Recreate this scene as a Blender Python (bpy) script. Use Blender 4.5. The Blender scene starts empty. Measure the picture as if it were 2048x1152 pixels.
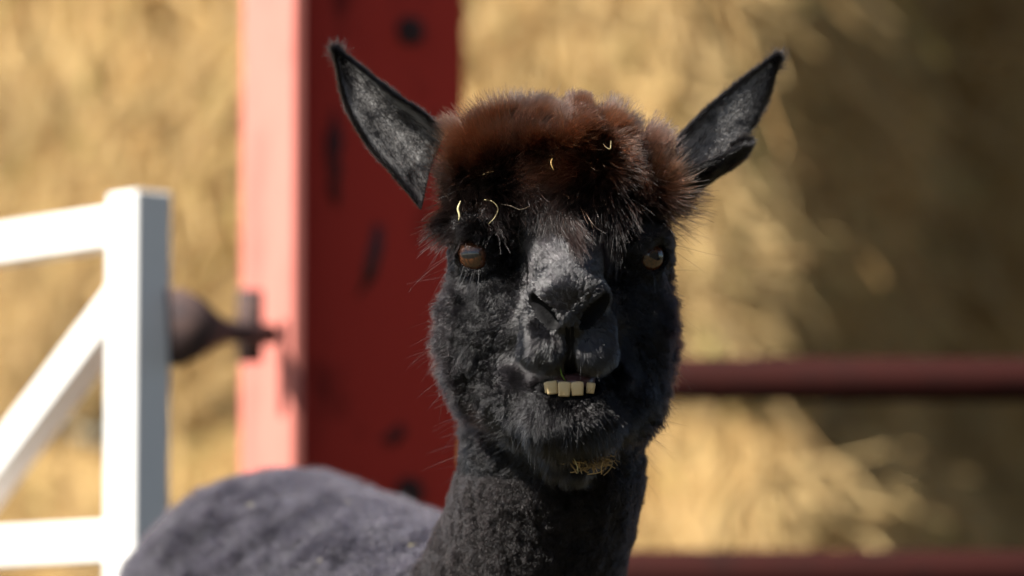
import bpy, math, time
import numpy as np
from mathutils import Vector, Matrix

T0 = time.time()
rng = np.random.default_rng(7)
SC = bpy.context.scene
COL = SC.collection
R = math.radians

# ------------------------------------------------------------------ camera
CAM_Z, PITCH, FOCUS = 0.80, R(5.3), 3.985
cam_d = bpy.data.cameras.new('camera')
cam = bpy.data.objects.new('camera', cam_d); COL.objects.link(cam)
cam.location = (0, 0, CAM_Z)
cam.rotation_euler = (math.pi/2 + PITCH, 0, 0)
cam_d.lens = 156.25; cam_d.sensor_width = 36.0
cam_d.clip_start = 0.1; cam_d.clip_end = 2000
cam_d.dof.use_dof = True
cam_d.dof.focus_distance = FOCUS
cam_d.dof.aperture_fstop = 2.7
SC.camera = cam

# ------------------------------------------------------------------ sky and sun
SUN_AZ, SUN_EL = R(58), R(47)          # azimuth: to the left of the line animal -> camera
SV = Vector((-math.sin(SUN_AZ)*math.cos(SUN_EL), -math.cos(SUN_AZ)*math.cos(SUN_EL), math.sin(SUN_EL)))
wd = bpy.data.worlds.new('World'); SC.world = wd; wd.use_nodes = True
nt = wd.node_tree; nt.nodes.clear()
sky = nt.nodes.new('ShaderNodeTexSky'); sky.sky_type = 'NISHITA'; sky.sun_disc = False
sky.sun_elevation = SUN_EL; sky.sun_rotation = math.atan2(SV.x, SV.y)
bg = nt.nodes.new('ShaderNodeBackground'); bg.inputs['Strength'].default_value = 0.05
wo = nt.nodes.new('ShaderNodeOutputWorld')
nt.links.new(sky.outputs[0], bg.inputs[0]); nt.links.new(bg.outputs[0], wo.inputs[0])
sl = bpy.data.lights.new('sun', 'SUN'); sl.energy = 5.0; sl.angle = R(0.53); sl.color = (1.0, 0.955, 0.88)
so = bpy.data.objects.new('sun', sl); COL.objects.link(so)
so.rotation_euler = SV.to_track_quat('Z', 'Y').to_euler()
SC.view_settings.view_transform = 'Standard'; SC.view_settings.look = 'None'
SC.view_settings.exposure = 1.35; SC.view_settings.gamma = 1.0
SC.view_settings.use_curve_mapping = False
SC.render.engine = 'CYCLES'
SC.cycles.max_bounces = 10; SC.cycles.transmission_bounces = 8; SC.cycles.transparent_max_bounces = 8
SC.cycles.use_denoising = True
SC.cycles.sample_clamp_indirect = 6.0
try: SC.cycles_curves.shape = 'RIBBONS'
except Exception: pass

# ------------------------------------------------------------------ frames
# photo pixel (2048 x 1152) + distance along the view axis -> world
KPX = 0.00045/4.0
CF = Vector((0, math.cos(PITCH), math.sin(PITCH))); CU = Vector((0, -math.sin(PITCH), math.cos(PITCH)))
def at(px, py, d):
    v = Vector((0, 0, CAM_Z)) + CF*d + Vector(((px-1024)*KPX*d, 0, 0)) + CU*((576-py)*KPX*d)
    return v
# "animal units": u right, v down, w away, 0.45 mm each, origin at the 4 m plane
S = 0.00045
def h(px, py, w):
    d = (4 + w*S)/4.0
    return np.array([1024+(px-1024)*d, 576+(py-576)*d, w], dtype=np.float64)
MB = np.array([[1, 0, 0], [0, -CU.y, -CU.z], [0, CF.y, CF.z]])    # rows: world direction of u, v, w
O0 = np.array([0, 0, CAM_Z]) + 4*np.array(CF)
def uvw2world(p):
    q = (np.asarray(p, dtype=np.float64) - np.array([1024, 576, 0]))*S
    return q @ MB + O0
def world2uvw(p):
    return (np.asarray(p, dtype=np.float64) - O0) @ MB.T / S + np.array([1024, 576, 0])
def dir2world(d): return np.asarray(d) @ MB

# ------------------------------------------------------------------ noise helpers (numpy)
def hash3(i, seed=0):
    i = i.astype(np.int64)
    n = i[..., 0]*73856093 ^ i[..., 1]*19349663 ^ i[..., 2]*83492791 ^ (seed*2654435761 & 0xffffffff)
    n = (n ^ (n >> 13))*1274126177 & 0x7fffffff
    n = (n ^ (n >> 16))*668265263 & 0x7fffffff
    return ((n ^ (n >> 15)) & 0xffffff)/float(0xffffff)
def vnoise(p, scale, seed=0):
    q = np.asarray(p)/scale; f = np.floor(q); t = q-f; t = t*t*(3-2*t); f = f.astype(np.int64)
    out = 0
    for dx in (0, 1):
        for dy in (0, 1):
            for dz in (0, 1):
                w = (t[..., 0] if dx else 1-t[..., 0])*(t[..., 1] if dy else 1-t[..., 1])*(t[..., 2] if dz else 1-t[..., 2])
                out = out + w*hash3(f+np.array([dx, dy, dz]), seed)
    return out*2-1
def vnoise3(p, scale, seed=0):
    return np.stack([vnoise(p, scale, seed+k*17) for k in range(3)], -1)
def worley(p, size, seed=0):
    q = p/size; f = np.floor(q).astype(np.int64)
    best = np.full(len(p), 1e9); bc = np.zeros_like(p); bid = np.zeros(len(p))
    for dx in (-1, 0, 1):
        for dy in (-1, 0, 1):
            for dz in (-1, 0, 1):
                c = f+np.array([dx, dy, dz])
                cc = c+np.stack([hash3(c, seed+1), hash3(c, seed+2), hash3(c, seed+3)], -1)
                d = ((cc-q)**2).sum(-1); m = d < best
                best[m] = d[m]; bc[m] = cc[m]; bid[m] = hash3(c[m], seed+4)
    return bc*size, bid
def sstep(a, b, x):
    t = np.clip((x-a)/(b-a), 0, 1); return t*t*(3-2*t)
def norm(v): return v/np.maximum(np.linalg.norm(v, axis=-1, keepdims=True), 1e-9)

# ------------------------------------------------------------------ materials
def newmat(name):
    m = bpy.data.materials.new(name); m.use_nodes = True
    n = m.node_tree; n.nodes.clear()
    o = n.nodes.new('ShaderNodeOutputMaterial')
    return m, n, o
def pbsdf(name, color, rough=0.6, spec=0.5, metal=0, coat=0, noise=None, bump=None, color2=None, objcoord=True, sub=0):
    """principled material; noise=(scale, detail, lo, hi) mixes color -> color2; bump=(scale, strength, dist)"""
    m, n, o = newmat(name)
    b = n.nodes.new('ShaderNodeBsdfPrincipled'); n.links.new(b.outputs[0], o.inputs[0])
    b.inputs['Base Color'].default_value = (*color, 1); b.inputs['Roughness'].default_value = rough
    b.inputs['Specular IOR Level'].default_value = spec; b.inputs['Metallic'].default_value = metal
    b.inputs['Coat Weight'].default_value = coat; b.inputs['Coat Roughness'].default_value = 0.05
    if sub: b.inputs['Subsurface Weight'].default_value = sub; b.inputs['Subsurface Radius'].default_value = (.004, .002, .001)
    tc = n.nodes.new('ShaderNodeTexCoord')
    if noise:
        t = n.nodes.new('ShaderNodeTexNoise'); t.inputs['Scale'].default_value = noise[0]; t.inputs['Detail'].default_value = noise[1]
        n.links.new(tc.outputs['Object'], t.inputs['Vector'])
        r = n.nodes.new('ShaderNodeValToRGB'); r.color_ramp.elements[0].position = noise[2]; r.color_ramp.elements[1].position = noise[3]
        r.color_ramp.elements[0].color = (*color, 1); r.color_ramp.elements[1].color = (*color2, 1)
        n.links.new(t.outputs['Fac'], r.inputs[0]); n.links.new(r.outputs[0], b.inputs['Base Color'])
    if bump:
        t = n.nodes.new('ShaderNodeTexNoise'); t.inputs['Scale'].default_value = bump[0]; t.inputs['Detail'].default_value = 6
        n.links.new(tc.outputs['Object'], t.inputs['Vector'])
        bp = n.nodes.new('ShaderNodeBump'); bp.inputs['Strength'].default_value = bump[1]; bp.inputs['Distance'].default_value = bump[2]
        n.links.new(t.outputs['Fac'], bp.inputs['Height']); n.links.new(bp.outputs[0], b.inputs['Normal'])
    return m
def hairmat(name, rough=0.32, radial=0.5, coat=0.0, ior=1.55):
    m, n, o = newmat(name)
    b = n.nodes.new('ShaderNodeBsdfHairPrincipled'); b.model = 'CHIANG'; b.parametrization = 'COLOR'
    a = n.nodes.new('ShaderNodeAttribute'); a.attribute_name = 'tint'
    n.links.new(a.outputs['Color'], b.inputs['Color'])
    b.inputs['Roughness'].default_value = rough; b.inputs['Radial Roughness'].default_value = radial
    b.inputs['Coat'].default_value = coat; b.inputs['IOR'].default_value = ior
    b.inputs['Random Roughness'].default_value = 0.2
    n.links.new(b.outputs[0], o.inputs[0])
    return m
def strawmat(name):
    m, n, o = newmat(name)
    b = n.nodes.new('ShaderNodeBsdfPrincipled'); n.links.new(b.outputs[0], o.inputs[0])
    a = n.nodes.new('ShaderNodeAttribute'); a.attribute_name = 'tint'
    n.links.new(a.outputs['Color'], b.inputs['Base Color'])
    b.inputs['Roughness'].default_value = 0.5; b.inputs['Specular IOR Level'].default_value = 0.35
    return m
M = {}
M['skin'] = pbsdf('black_skin', (.003, .0028, .003), .65, .10, noise=(60, 4, .35, .75), color2=(.006, .0055, .006), bump=(220, .35, .002))
M['fur'] = hairmat('black_fur', .17, .26, ior=1.37)
M['sleek'] = hairmat('sleek_fur', .15, .25, ior=1.52)
M['wool'] = hairmat('wool', .22, .35, ior=1.44)
M['shorn'] = hairmat('shorn_wool', .40, .55, ior=1.5)
M['neckwool'] = hairmat('neck_wool', .30, .45, ior=1.42)
M['straw'] = strawmat('straw')

# ------------------------------------------------------------------ object helpers
def tag(o, label=None, cat=None, group=None, kind=None):
    if label: o['label'] = label
    if cat: o['category'] = cat
    if group: o['group'] = group
    if kind: o['kind'] = kind
    return o
def empty(name, loc=(0, 0, 0)):
    e = bpy.data.objects.new(name, None); e.empty_display_size = .1; e.location = loc; COL.objects.link(e); return e
def mesh_np(name, verts, quads=None, tris=None, mat=None, parent=None, smooth=True):
    me = bpy.data.meshes.new(name)
    verts = np.asarray(verts, dtype=np.float32)
    me.vertices.add(len(verts)); me.vertices.foreach_set('co', verts.ravel())
    nq = 0 if quads is None else len(quads); ntr = 0 if tris is None else len(tris)
    idx = np.concatenate([np.asarray(quads, dtype=np.int32).ravel() if nq else np.zeros(0, np.int32),
                          np.asarray(tris, dtype=np.int32).ravel() if ntr else np.zeros(0, np.int32)])
    me.loops.add(len(idx)); me.loops.foreach_set('vertex_index', idx)
    starts = np.concatenate([np.arange(nq)*4, nq*4+np.arange(ntr)*3]).astype(np.int32)
    me.polygons.add(nq+ntr); me.polygons.foreach_set('loop_start', starts)
    me.polygons.foreach_set('use_smooth', np.full(nq+ntr, smooth))
    me.update(calc_edges=True); me.validate()
    o = bpy.data.objects.new(name, me); COL.objects.link(o)
    if mat: me.materials.append(mat)
    if parent: attach(o, parent)
    return o
def attach(o, parent):
    # meshes and curves are built in world coordinates; only Empties carry a location
    o.parent = parent
    if parent.type == 'EMPTY': o.matrix_parent_inverse = Matrix.Translation(-parent.location)
def curves_np(name, pts, rad, tint, mat, parent=None):
    """pts (n,K,3) world, rad (n,K) m, tint (n,K,3)"""
    n, K = pts.shape[:2]
    cu = bpy.data.hair_curves.new(name)
    cu.add_curves([K]*n)
    cu.position_data.foreach_set('vector', np.ascontiguousarray(pts, dtype=np.float32).ravel())
    ra = cu.attributes.get('radius') or cu.attributes.new('radius', 'FLOAT', 'POINT')
    ra.data.foreach_set('value', np.ascontiguousarray(rad, dtype=np.float32).ravel())
    ta = cu.attributes.new('tint', 'FLOAT_COLOR', 'POINT')
    c = np.ones((n, K, 4), np.float32); c[..., :3] = tint
    ta.data.foreach_set('color', c.ravel())
    o = bpy.data.objects.new(name, cu); COL.objects.link(o); cu.materials.append(mat)
    if parent: attach(o, parent)
    return o
def box_bm(name, sx, sy, sz, bev, mat, parent=None, matrix=None, seg=2):
    import bmesh
    bm = bmesh.new(); bmesh.ops.create_cube(bm, size=1)
    bmesh.ops.scale(bm, vec=(sx, sy, sz), verts=bm.verts)
    if bev: bmesh.ops.bevel(bm, geom=bm.edges[:], offset=bev, segments=seg, affect='EDGES', profile=.6)
    if matrix is not None: bmesh.ops.transform(bm, matrix=matrix, verts=bm.verts)
    me = bpy.data.meshes.new(name); bm.to_mesh(me); bm.free()
    for p in me.polygons: p.use_smooth = False
    o = bpy.data.objects.new(name, me); COL.objects.link(o); me.materials.append(mat)
    if parent: attach(o, parent)
    return o
def tube_mesh(path, rad, nseg=12):
    """swept tube (world coords), closed ends; path (n,3), rad scalar/array -> verts, quads, tris"""
    path = np.asarray(path, dtype=float); n = len(path); rad = np.broadcast_to(rad, (n,))
    tan = norm(np.gradient(path, axis=0)); up = np.array([0.13, .31, .94])
    a = norm(np.cross(tan, up)); b = np.cross(tan, a)
    th = np.linspace(0, 2*np.pi, nseg, endpoint=False)
    v = path[:, None]+rad[:, None, None]*(np.cos(th)[None, :, None]*a[:, None]+np.sin(th)[None, :, None]*b[:, None])
    V = np.concatenate([v.reshape(-1, 3), path[:1], path[-1:]])
    q = []; t = []
    for i in range(n-1):
        for j in range(nseg):
            k = (j+1) % nseg
            q.append((i*nseg+j, i*nseg+k, (i+1)*nseg+k, (i+1)*nseg+j))
    for j in range(nseg):
        k = (j+1) % nseg
        t.append((n*nseg, k, j)); t.append((n*nseg+1, (n-1)*nseg+j, (n-1)*nseg+k))
    return V, q, t

# =================================================================== SETTING
# ground: trampled earth and straw, one large sheet
g_m = pbsdf('ground_earth', (.045, .040, .022), .95, .2, noise=(6, 8, .35, .7), color2=(.085, .075, .040), bump=(30, .6, .03))
gv = [(-600, -600, 0), (600, -600, 0), (600, 600, 0), (-600, 600, 0)]
tag(mesh_np('ground', gv, quads=[(0, 1, 2, 3)], mat=g_m), kind='structure')

# ------------------------------------------------------------------ hay bales
hay_m, n, o = newmat('hay')
b = n.nodes.new('ShaderNodeBsdfPrincipled'); n.links.new(b.outputs[0], o.inputs[0])
b.inputs['Roughness'].default_value = .8; b.inputs['Specular IOR Level'].default_value = .25
tc = n.nodes.new('ShaderNodeTexCoord')
mp = n.nodes.new('ShaderNodeMapping'); mp.inputs['Scale'].default_value = (30, 30, 9); n.links.new(tc.outputs['Object'], mp.inputs[0])
t1 = n.nodes.new('ShaderNodeTexNoise'); t1.inputs['Scale'].default_value = 1.0; t1.inputs['Detail'].default_value = 8; t1.inputs['Roughness'].default_value = .7
n.links.new(mp.outputs[0], t1.inputs['Vector'])
t2 = n.nodes.new('ShaderNodeTexNoise'); t2.inputs['Scale'].default_value = 4.5; t2.inputs['Detail'].default_value = 4
n.links.new(tc.outputs['Object'], t2.inputs['Vector'])
r1 = n.nodes.new('ShaderNodeValToRGB'); e = r1.color_ramp.elements
e[0].position = .28; e[0].color = (.22, .118, .034, 1); e[1].position = .66; e[1].color = (.64, .44, .19, 1)
n.links.new(t1.outputs['Fac'], r1.inputs[0])
r2 = n.nodes.new('ShaderNodeValToRGB'); e = r2.color_ramp.elements
e[0].position = .32; e[0].color = (.72, .62, .45, 1); e[1].position = .66; e[1].color = (1, 1, 1, 1)
n.links.new(t2.outputs['Fac'], r2.inputs[0])
mx = n.nodes.new('ShaderNodeMix'); mx.data_type = 'RGBA'; mx.blend_type = 'MULTIPLY'; mx.inputs[0].default_value = 1
n.links.new(r1.outputs[0], mx.inputs[6]); n.links.new(r2.outputs[0], mx.inputs[7]); n.links.new(mx.outputs[2], b.inputs['Base Color'])
bp = n.nodes.new('ShaderNodeBump'); bp.inputs['Strength'].default_value = .9; bp.inputs['Distance'].default_value = .03
n.links.new(t1.outputs['Fac'], bp.inputs['Height']); n.links.new(bp.outputs[0], b.inputs['Normal'])
M['hay'] = hay_m
M['twine'] = pbsdf('twine', (.35, .22, .09), .8)

def hay_bale(x0, x1, y0, y1, z0, z1, label, seed, straws, turn=0, pivot=None, lump=.03, rr=.20):
    """one big square bale: lumpy body, twine bands, loose straw"""
    cx, cy = (x0+x1)/2, (y0+y1)/2
    root = empty('hay_bale', (cx, cy, z0)); tag(root, label, 'hay bale', 'stacked straw bales in the barn')
    nx, ny, nz = int((x1-x0)/.03), int((y1-y0)/.06), int((z1-z0)/.03)
    # front/back/left/right/top/bottom grids welded by construction of a box shell
    V, Q = [], []; off = 0
    def face(o, a, bb, na, nb):
        nonlocal off
        s, t = np.meshgrid(np.linspace(0, 1, na+1), np.linspace(0, 1, nb+1), indexing='ij')
        p = np.array(o)+s[..., None]*np.array(a)+t[..., None]*np.array(bb)
        V.append(p.reshape(-1, 3)); i = np.arange((na+1)*(nb+1)).reshape(na+1, nb+1)
        Q.append(np.stack([i[:-1, :-1], i[1:, :-1], i[1:, 1:], i[:-1, 1:]], -1).reshape(-1, 4)+off); off += (na+1)*(nb+1)
    dx, dy, dz = x1-x0, y1-y0, z1-z0
    face((x0, y0, z0), (dx, 0, 0), (0, 0, dz), nx, nz); face((x1, y1, z0), (-dx, 0, 0), (0, 0, dz), nx, nz)
    face((x1, y0, z0), (0, dy, 0), (0, 0, dz), ny, nz); face((x0, y1, z0), (0, -dy, 0), (0, 0, dz), ny, nz)
    face((x0, y0, z1), (dx, 0, 0), (0, dy, 0), nx, ny); face((x0, y1, z0), (dx, 0, 0), (0, -dy, 0), nx, ny)
    V = np.concatenate(V); Q = np.concatenate(Q)
    c = np.array([cx, cy, (z0+z1)/2]); hs = np.array([dx, dy, dz])/2
    def shape(P):
        q = (P-c)
        inn = np.clip(q, -(hs-rr), hs-rr); dd = q-inn
        L = np.linalg.norm(dd, axis=-1, keepdims=True)
        q = inn+dd/np.maximum(L, 1e-6)*np.minimum(L, rr)
        nn = norm(dd+1e-9)
        disp = lump*(vnoise(P, .22, seed)+.55*vnoise(P, .09, seed+5)+.3*vnoise(P, .04, seed+9)) - .8*lump
        return c+q+nn*disp[:, None], nn
    Vs, _ = shape(V)
    body = mesh_np('bale_body', Vs, quads=Q, mat=M['hay'], parent=root)
    # twine bands
    for k in range(4):
        xk = x0+dx*(k+.5)/4
        loop = []
        for (yy, zz) in ((y0, z0+.07), (y0, z1-.07), (y0+.07, z1), (y1-.07, z1), (y1, z1-.07), (y1, z0+.07), (y1-.07, z0), (y0+.07, z0), (y0, z0+.07)):
            loop.append((xk, yy, zz))
        loop = np.array(loop, float); dense = np.concatenate([loop[i]+(loop[i+1]-loop[i])*np.linspace(0, 1, 14)[:-1, None] for i in range(8)])
        dense, _ = shape(dense)
        Vt, q, t = tube_mesh(dense, .004, 6)
        mesh_np('twine', Vt, q, t, M['twine'], root)
    # loose straw over the front, sides and top
    if straws:
        n_ = straws; r_ = np.random.default_rng(seed)
        A = [dx*dz, dy*dz, dy*dz, dx*dy*.6]; f = r_.choice(4, n_, p=np.array(A)/sum(A))
        s, t = r_.random(n_), r_.random(n_)
        P = np.zeros((n_, 3))
        P[:, 0] = np.where(f == 1, x0, np.where(f == 2, x1, x0+s*dx))
        P[:, 1] = np.where(f == 0, y0, np.where(f == 3, y0+t*dy, y0+s*dy))
        P[:, 2] = np.where(f == 3, z1, z0+t*dz)
        P, nn = shape(P); nn = np.where(f[:, None] == 0, np.array([0, -1., 0]), np.where(f[:, None] == 1, np.array([-1., 0, 0]), np.where(f[:, None] == 2, np.array([1., 0, 0]), np.array([0, 0, 1.]))))
        tilt = vnoise3(P, .18, seed+30)*np.array([1, .3, .8])+np.array([.1, 0, -.9])
        D = norm(tilt+r_.normal(size=(n_, 3))*.55+nn*r_.uniform(-.05, .55, n_)[:, None])
        Ln = r_.gamma(3, .022, n_)+.02
        tt = np.linspace(0, 1, 5)
        pts = P[:, None]+D[:, None]*(Ln[:, None]*tt)[..., None]-nn[:, None]*.006
        pts += (r_.normal(size=(n_, 3))*Ln[:, None]*.18)[:, None]*(tt**2)[None, :, None]
        pts[..., 2] -= (tt**2)[None]*Ln[:, None]*.25
        lg = r_.random(n_) < .010
        ext = np.where(lg, r_.uniform(1.8, 3.2, n_), 1.)
        pts = P[:, None]+(pts-P[:, None])*ext[:, None, None]
        rad = np.repeat((r_.uniform(.0007, .0019, n_)*np.where(lg, 1.5, 1))[:, None], 5, 1)
        base = np.array([.66, .46, .20])*r_.uniform(.55, 1.25, n_)[:, None]
        base = base*(1+.25*vnoise(P, .15, seed+44))[:, None]
        gr = r_.random(n_) < .06; base[gr] = base[gr]*np.array([.62, .85, .6])
        br = r_.random(n_) < .15; base[br] *= np.array([.6, .5, .4])
        tag(curves_np('loose_straw', pts, rad, np.repeat(base[:, None], 5, 1), M['straw'], root), kind='stuff')
    if turn:
        pv = Vector((*pivot, 0)); rm = Matrix.Rotation(turn, 3, 'Z')
        root.location = pv+rm @ (root.location-pv); root.rotation_euler.z = turn
    return root

HY, PIV, TURN = 8.0, (.40, 8.0), R(-25)
hay_bale(-2.20, .52, HY-.03, HY+1.2, .0, 1.35, 'straw bale at the foot of the sunlit stack behind the lower rail', 11, 30000, TURN, PIV)
hay_bale(-2.15, .40, HY, HY+1.1, 1.35, 2.55, 'golden straw bale in full sun behind the red steel column', 12, 42000, TURN, PIV)
hay_bale(-2.20, .44, HY+.03, HY+1.2, 2.55, 3.75, 'straw bale topping the sunlit stack behind the red steel column', 13, 1500, TURN, PIV)
hay_bale(.50, 3.4, 9.32, 10.3, .0, 1.30, 'shaded straw bale at the foot of the set-back stack', 14, 16000, rr=.06)
hay_bale(.47, 3.4, 9.30, 10.3, 1.24, 2.50, 'brown shaded straw bale set back above the upper maroon rail', 15, 16000, rr=.06)
hay_bale(.50, 3.4, 9.34, 10.3, 2.44, 3.70, 'straw bale topping the set-back shaded stack', 16, 1500, rr=.06)

# ------------------------------------------------------------------ unseen outbuilding added to keep sky light off the animal's shaded side
M['tar'] = pbsdf('blocker_tarred_boards', (.020, .017, .015), .85, .25, noise=(5, 6, .35, .65), color2=(.030, .026, .022), bump=(40, .4, .004))
M['slate'] = pbsdf('blocker_slate', (.05, .05, .055), .8, .3, noise=(4, 5, .35, .65), color2=(.075, .075, .08), bump=(20, .4, .01))
def sky_blocker():
    root = empty('sky_blocker_shed', (4.4, 1.0, 0)); tag(root, 'unseen tarred outbuilding added to block sky light', 'sky_blocker')
    X0, X1, Y0, Y1, Hh = 2.75, 6.2, -7.0, 3.4, 3.6
    for i in range(int((Y1-Y0)/.20)):
        y = Y0+.10+i*.20
        box_bm('blocker_board', .022, .19, Hh-.02, .003, M['tar'], root, Matrix.Translation((X0+(.003 if i % 2 else 0), y, Hh/2)), 1)
    box_bm('blocker_wall', X1-X0-.05, Y1-Y0, Hh, 0, M['tar'], root, Matrix.Translation(((X0+X1)/2+.03, (Y0+Y1)/2, Hh/2)))
    yc, L = (Y0+Y1)/2, (Y1-Y0)+.5; xm = (X0+X1)/2
    V = [(X0-.25, yc-L/2, Hh), (xm, yc-L/2, Hh+1.9), (X1+.25, yc-L/2, Hh), (X0-.25, yc+L/2, Hh), (xm, yc+L/2, Hh+1.9), (X1+.25, yc+L/2, Hh)]
    mesh_np('blocker_roof', V, quads=[(0, 3, 4, 1), (1, 4, 5, 2), (0, 2, 5, 3)], tris=[(0, 1, 2), (3, 5, 4)], mat=M['slate'], parent=root, smooth=False)
sky_blocker()

# ------------------------------------------------------------------ red steel column
def paint(name, col, worn, lo, hi, rough, scale=(14, 14, 5)):
    m, n, o = newmat(name)
    b = n.nodes.new('ShaderNodeBsdfPrincipled'); n.links.new(b.outputs[0], o.inputs[0])
    b.inputs['Roughness'].default_value = rough; b.inputs['Specular IOR Level'].default_value = .12
    tc = n.nodes.new('ShaderNodeTexCoord'); mp = n.nodes.new('ShaderNodeMapping'); mp.inputs['Scale'].default_value = scale
    n.links.new(tc.outputs['Object'], mp.inputs[0])
    t = n.nodes.new('ShaderNodeTexNoise'); t.inputs['Scale'].default_value = 1; t.inputs['Detail'].default_value = 7; t.inputs['Roughness'].default_value = .62
    n.links.new(mp.outputs[0], t.inputs['Vector'])
    r = n.nodes.new('ShaderNodeValToRGB'); r.color_ramp.elements[0].position = lo; r.color_ramp.elements[1].position = hi
    r.color_ramp.elements[0].color = (*worn, 1); r.color_ramp.elements[1].color = (*col, 1)
    n.links.new(t.outputs['Fac'], r.inputs[0]); n.links.new(r.outputs[0], b.inputs['Base Color'])
    bp = n.nodes.new('ShaderNodeBump'); bp.inputs['Strength'].default_value = .25; bp.inputs['Distance'].default_value = .003
    n.links.new(t.outputs['Fac'], bp.inputs['Height']); n.links.new(bp.outputs[0], b.inputs['Normal'])
    return m
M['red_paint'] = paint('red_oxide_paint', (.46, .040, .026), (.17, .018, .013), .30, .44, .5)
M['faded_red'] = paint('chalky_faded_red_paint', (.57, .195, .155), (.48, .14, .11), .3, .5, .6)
M['rust'] = pbsdf('rusty_steel', (.040, .027, .028), .8, .3, noise=(40, 6, .35, .65), color2=(.085, .05, .042), bump=(120, .5, .002))
M['worn'] = pbsdf('worn_primer', (.12, .018, .014), .8, .3, noise=(40, 6, .35, .65), color2=(.07, .018, .014))
M['bolt'] = pbsdf('dark_bolt', (.03, .012, .010), .6, .4, noise=(80, 3, .4, .7), color2=(.05, .02, .015))
PD = 5.60
corner = at(608, 576, PD); corner.z = 0
rotp = R(24)
ex = Vector((math.cos(rotp), math.sin(rotp), 0))          # along the web, to the right and away
ey = Vector((-math.sin(rotp), math.cos(rotp), 0))          # depth of the section
PH = 4.2
def pbox(name, a0, a1, b0, b1, z0, z1, mat, par, bev=.003):
    c = corner+ex*((a0+a1)/2)+ey*((b0+b1)/2); c.z = (z0+z1)/2
    mtx = Matrix.Translation(c) @ Matrix.Rotation(rotp, 4, 'Z')
    return box_bm(name, a1-a0, b1-b0, z1-z0, bev, mat, par, mtx)
post = empty('steel_column', corner); tag(post, 'tall red painted steel barn column with one faded sunlit pink side', 'column')
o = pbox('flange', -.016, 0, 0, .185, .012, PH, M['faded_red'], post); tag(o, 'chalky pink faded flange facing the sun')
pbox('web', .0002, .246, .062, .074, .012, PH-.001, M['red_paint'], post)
pbox('base_plate', -.08, .29, -.04, .22, 0, .012, M['red_paint'], post)
def on_web(px, py):                                        # a spot on the web plane seen at a pixel
    o_ = Vector((0, 0, CAM_Z)); d_ = (at(px, py, 5)-o_).normalized(); nrm = ey
    p0 = corner+ey*.062
    return o_+d_*((p0-o_).dot(nrm)/d_.dot(nrm))
import bmesh
def bolt(px, py, r):
    p = on_web(px, py); bm = bmesh.new()
    bmesh.ops.create_cone(bm, cap_ends=True, segments=6, radius1=r, radius2=r, depth=.014)
    bmesh.ops.create_cone(bm, cap_ends=True, segments=16, radius1=r*1.55, radius2=r*1.5, depth=.004, matrix=Matrix.Translation((0, 0, -.005)))
    rot = (-ey).to_track_quat('Z', 'Y').to_matrix().to_4x4()
    bmesh.ops.transform(bm, matrix=Matrix.Translation(p-ey*.007) @ rot, verts=bm.verts)
    me = bpy.data.meshes.new('bolt'); bm.to_mesh(me); bm.free(); me.materials.append(M['bolt'])
    o = bpy.data.objects.new('bolt', me); COL.objects.link(o); attach(o, post)
for (px, py, r) in ((820, 62, .0125), (818, 985, .0125), (822, -420, .0125), (820, 1900, .0125)): bolt(px, py, r)
# scab of bare metal where the paint came off (thin raised flake, own outline)
def scab(cpx, cpy, lpx, wpx, ang, seed, mat):
    r_ = np.random.default_rng(seed); k = 26; th = np.linspace(0, 2*np.pi, k, endpoint=False)
    rr = 1+.28*np.sin(th*2+seed)+.2*r_.normal(size=k)
    x = np.cos(th)*lpx*rr; y = np.sin(th)*wpx*rr
    P = [on_web(cpx+x[i]*math.cos(ang)-y[i]*math.sin(ang), cpy+x[i]*math.sin(ang)+y[i]*math.cos(ang))-ey*.0012 for i in range(k)]
    B = [p+ey*.0016 for p in P]
    V = np.array(P+B+[on_web(cpx, cpy)-ey*.0013])
    t = [(2*k, (i+1) % k, i) for i in range(k)]; q = [(i, (i+1) % k, k+(i+1) % k, k+i) for i in range(k)]
    mesh_np('bare_patch', V, q, t, mat, post)
scab(745, 515, 62, 15, R(112), 3, M['bolt']); scab(790, 872, 34, 12, R(140), 5, M['worn']); scab(668, 330, 75, 20, R(92), 8, M['worn'])

# ------------------------------------------------------------------ maroon rails
M['maroon'] = paint('maroon_paint', (.024, .0042, .003), (.016, .004, .0032), .34, .5, .85, (20, 60, 60))
RD = 5.785
bar = empty('rail_barrier', (1.6, RD, 0)); tag(bar, 'maroon tubular steel rail barrier fixed beside the red column', 'barrier')
xl = (corner+ex*.17).x
for py in (757, 1142, 1530):
    z = at(1500, py, RD).z; yy = at(1500, py, RD).y
    V, q, t = tube_mesh(np.array([(xl, yy, z), (xl+.8, yy, z-.002), (xl+1.7, yy, z-.004), (2.4, yy, z)]), .0285, 20)
    mesh_np('rail', V, q, t, M['maroon'], bar)
for xx in (2.4,):
    V, q, t = tube_mesh(np.array([(xx, RD, 0), (xx, RD, .7), (xx, RD, 1.45)]), .035, 20); mesh_np('post', V, q, t, M['maroon'], bar)

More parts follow.
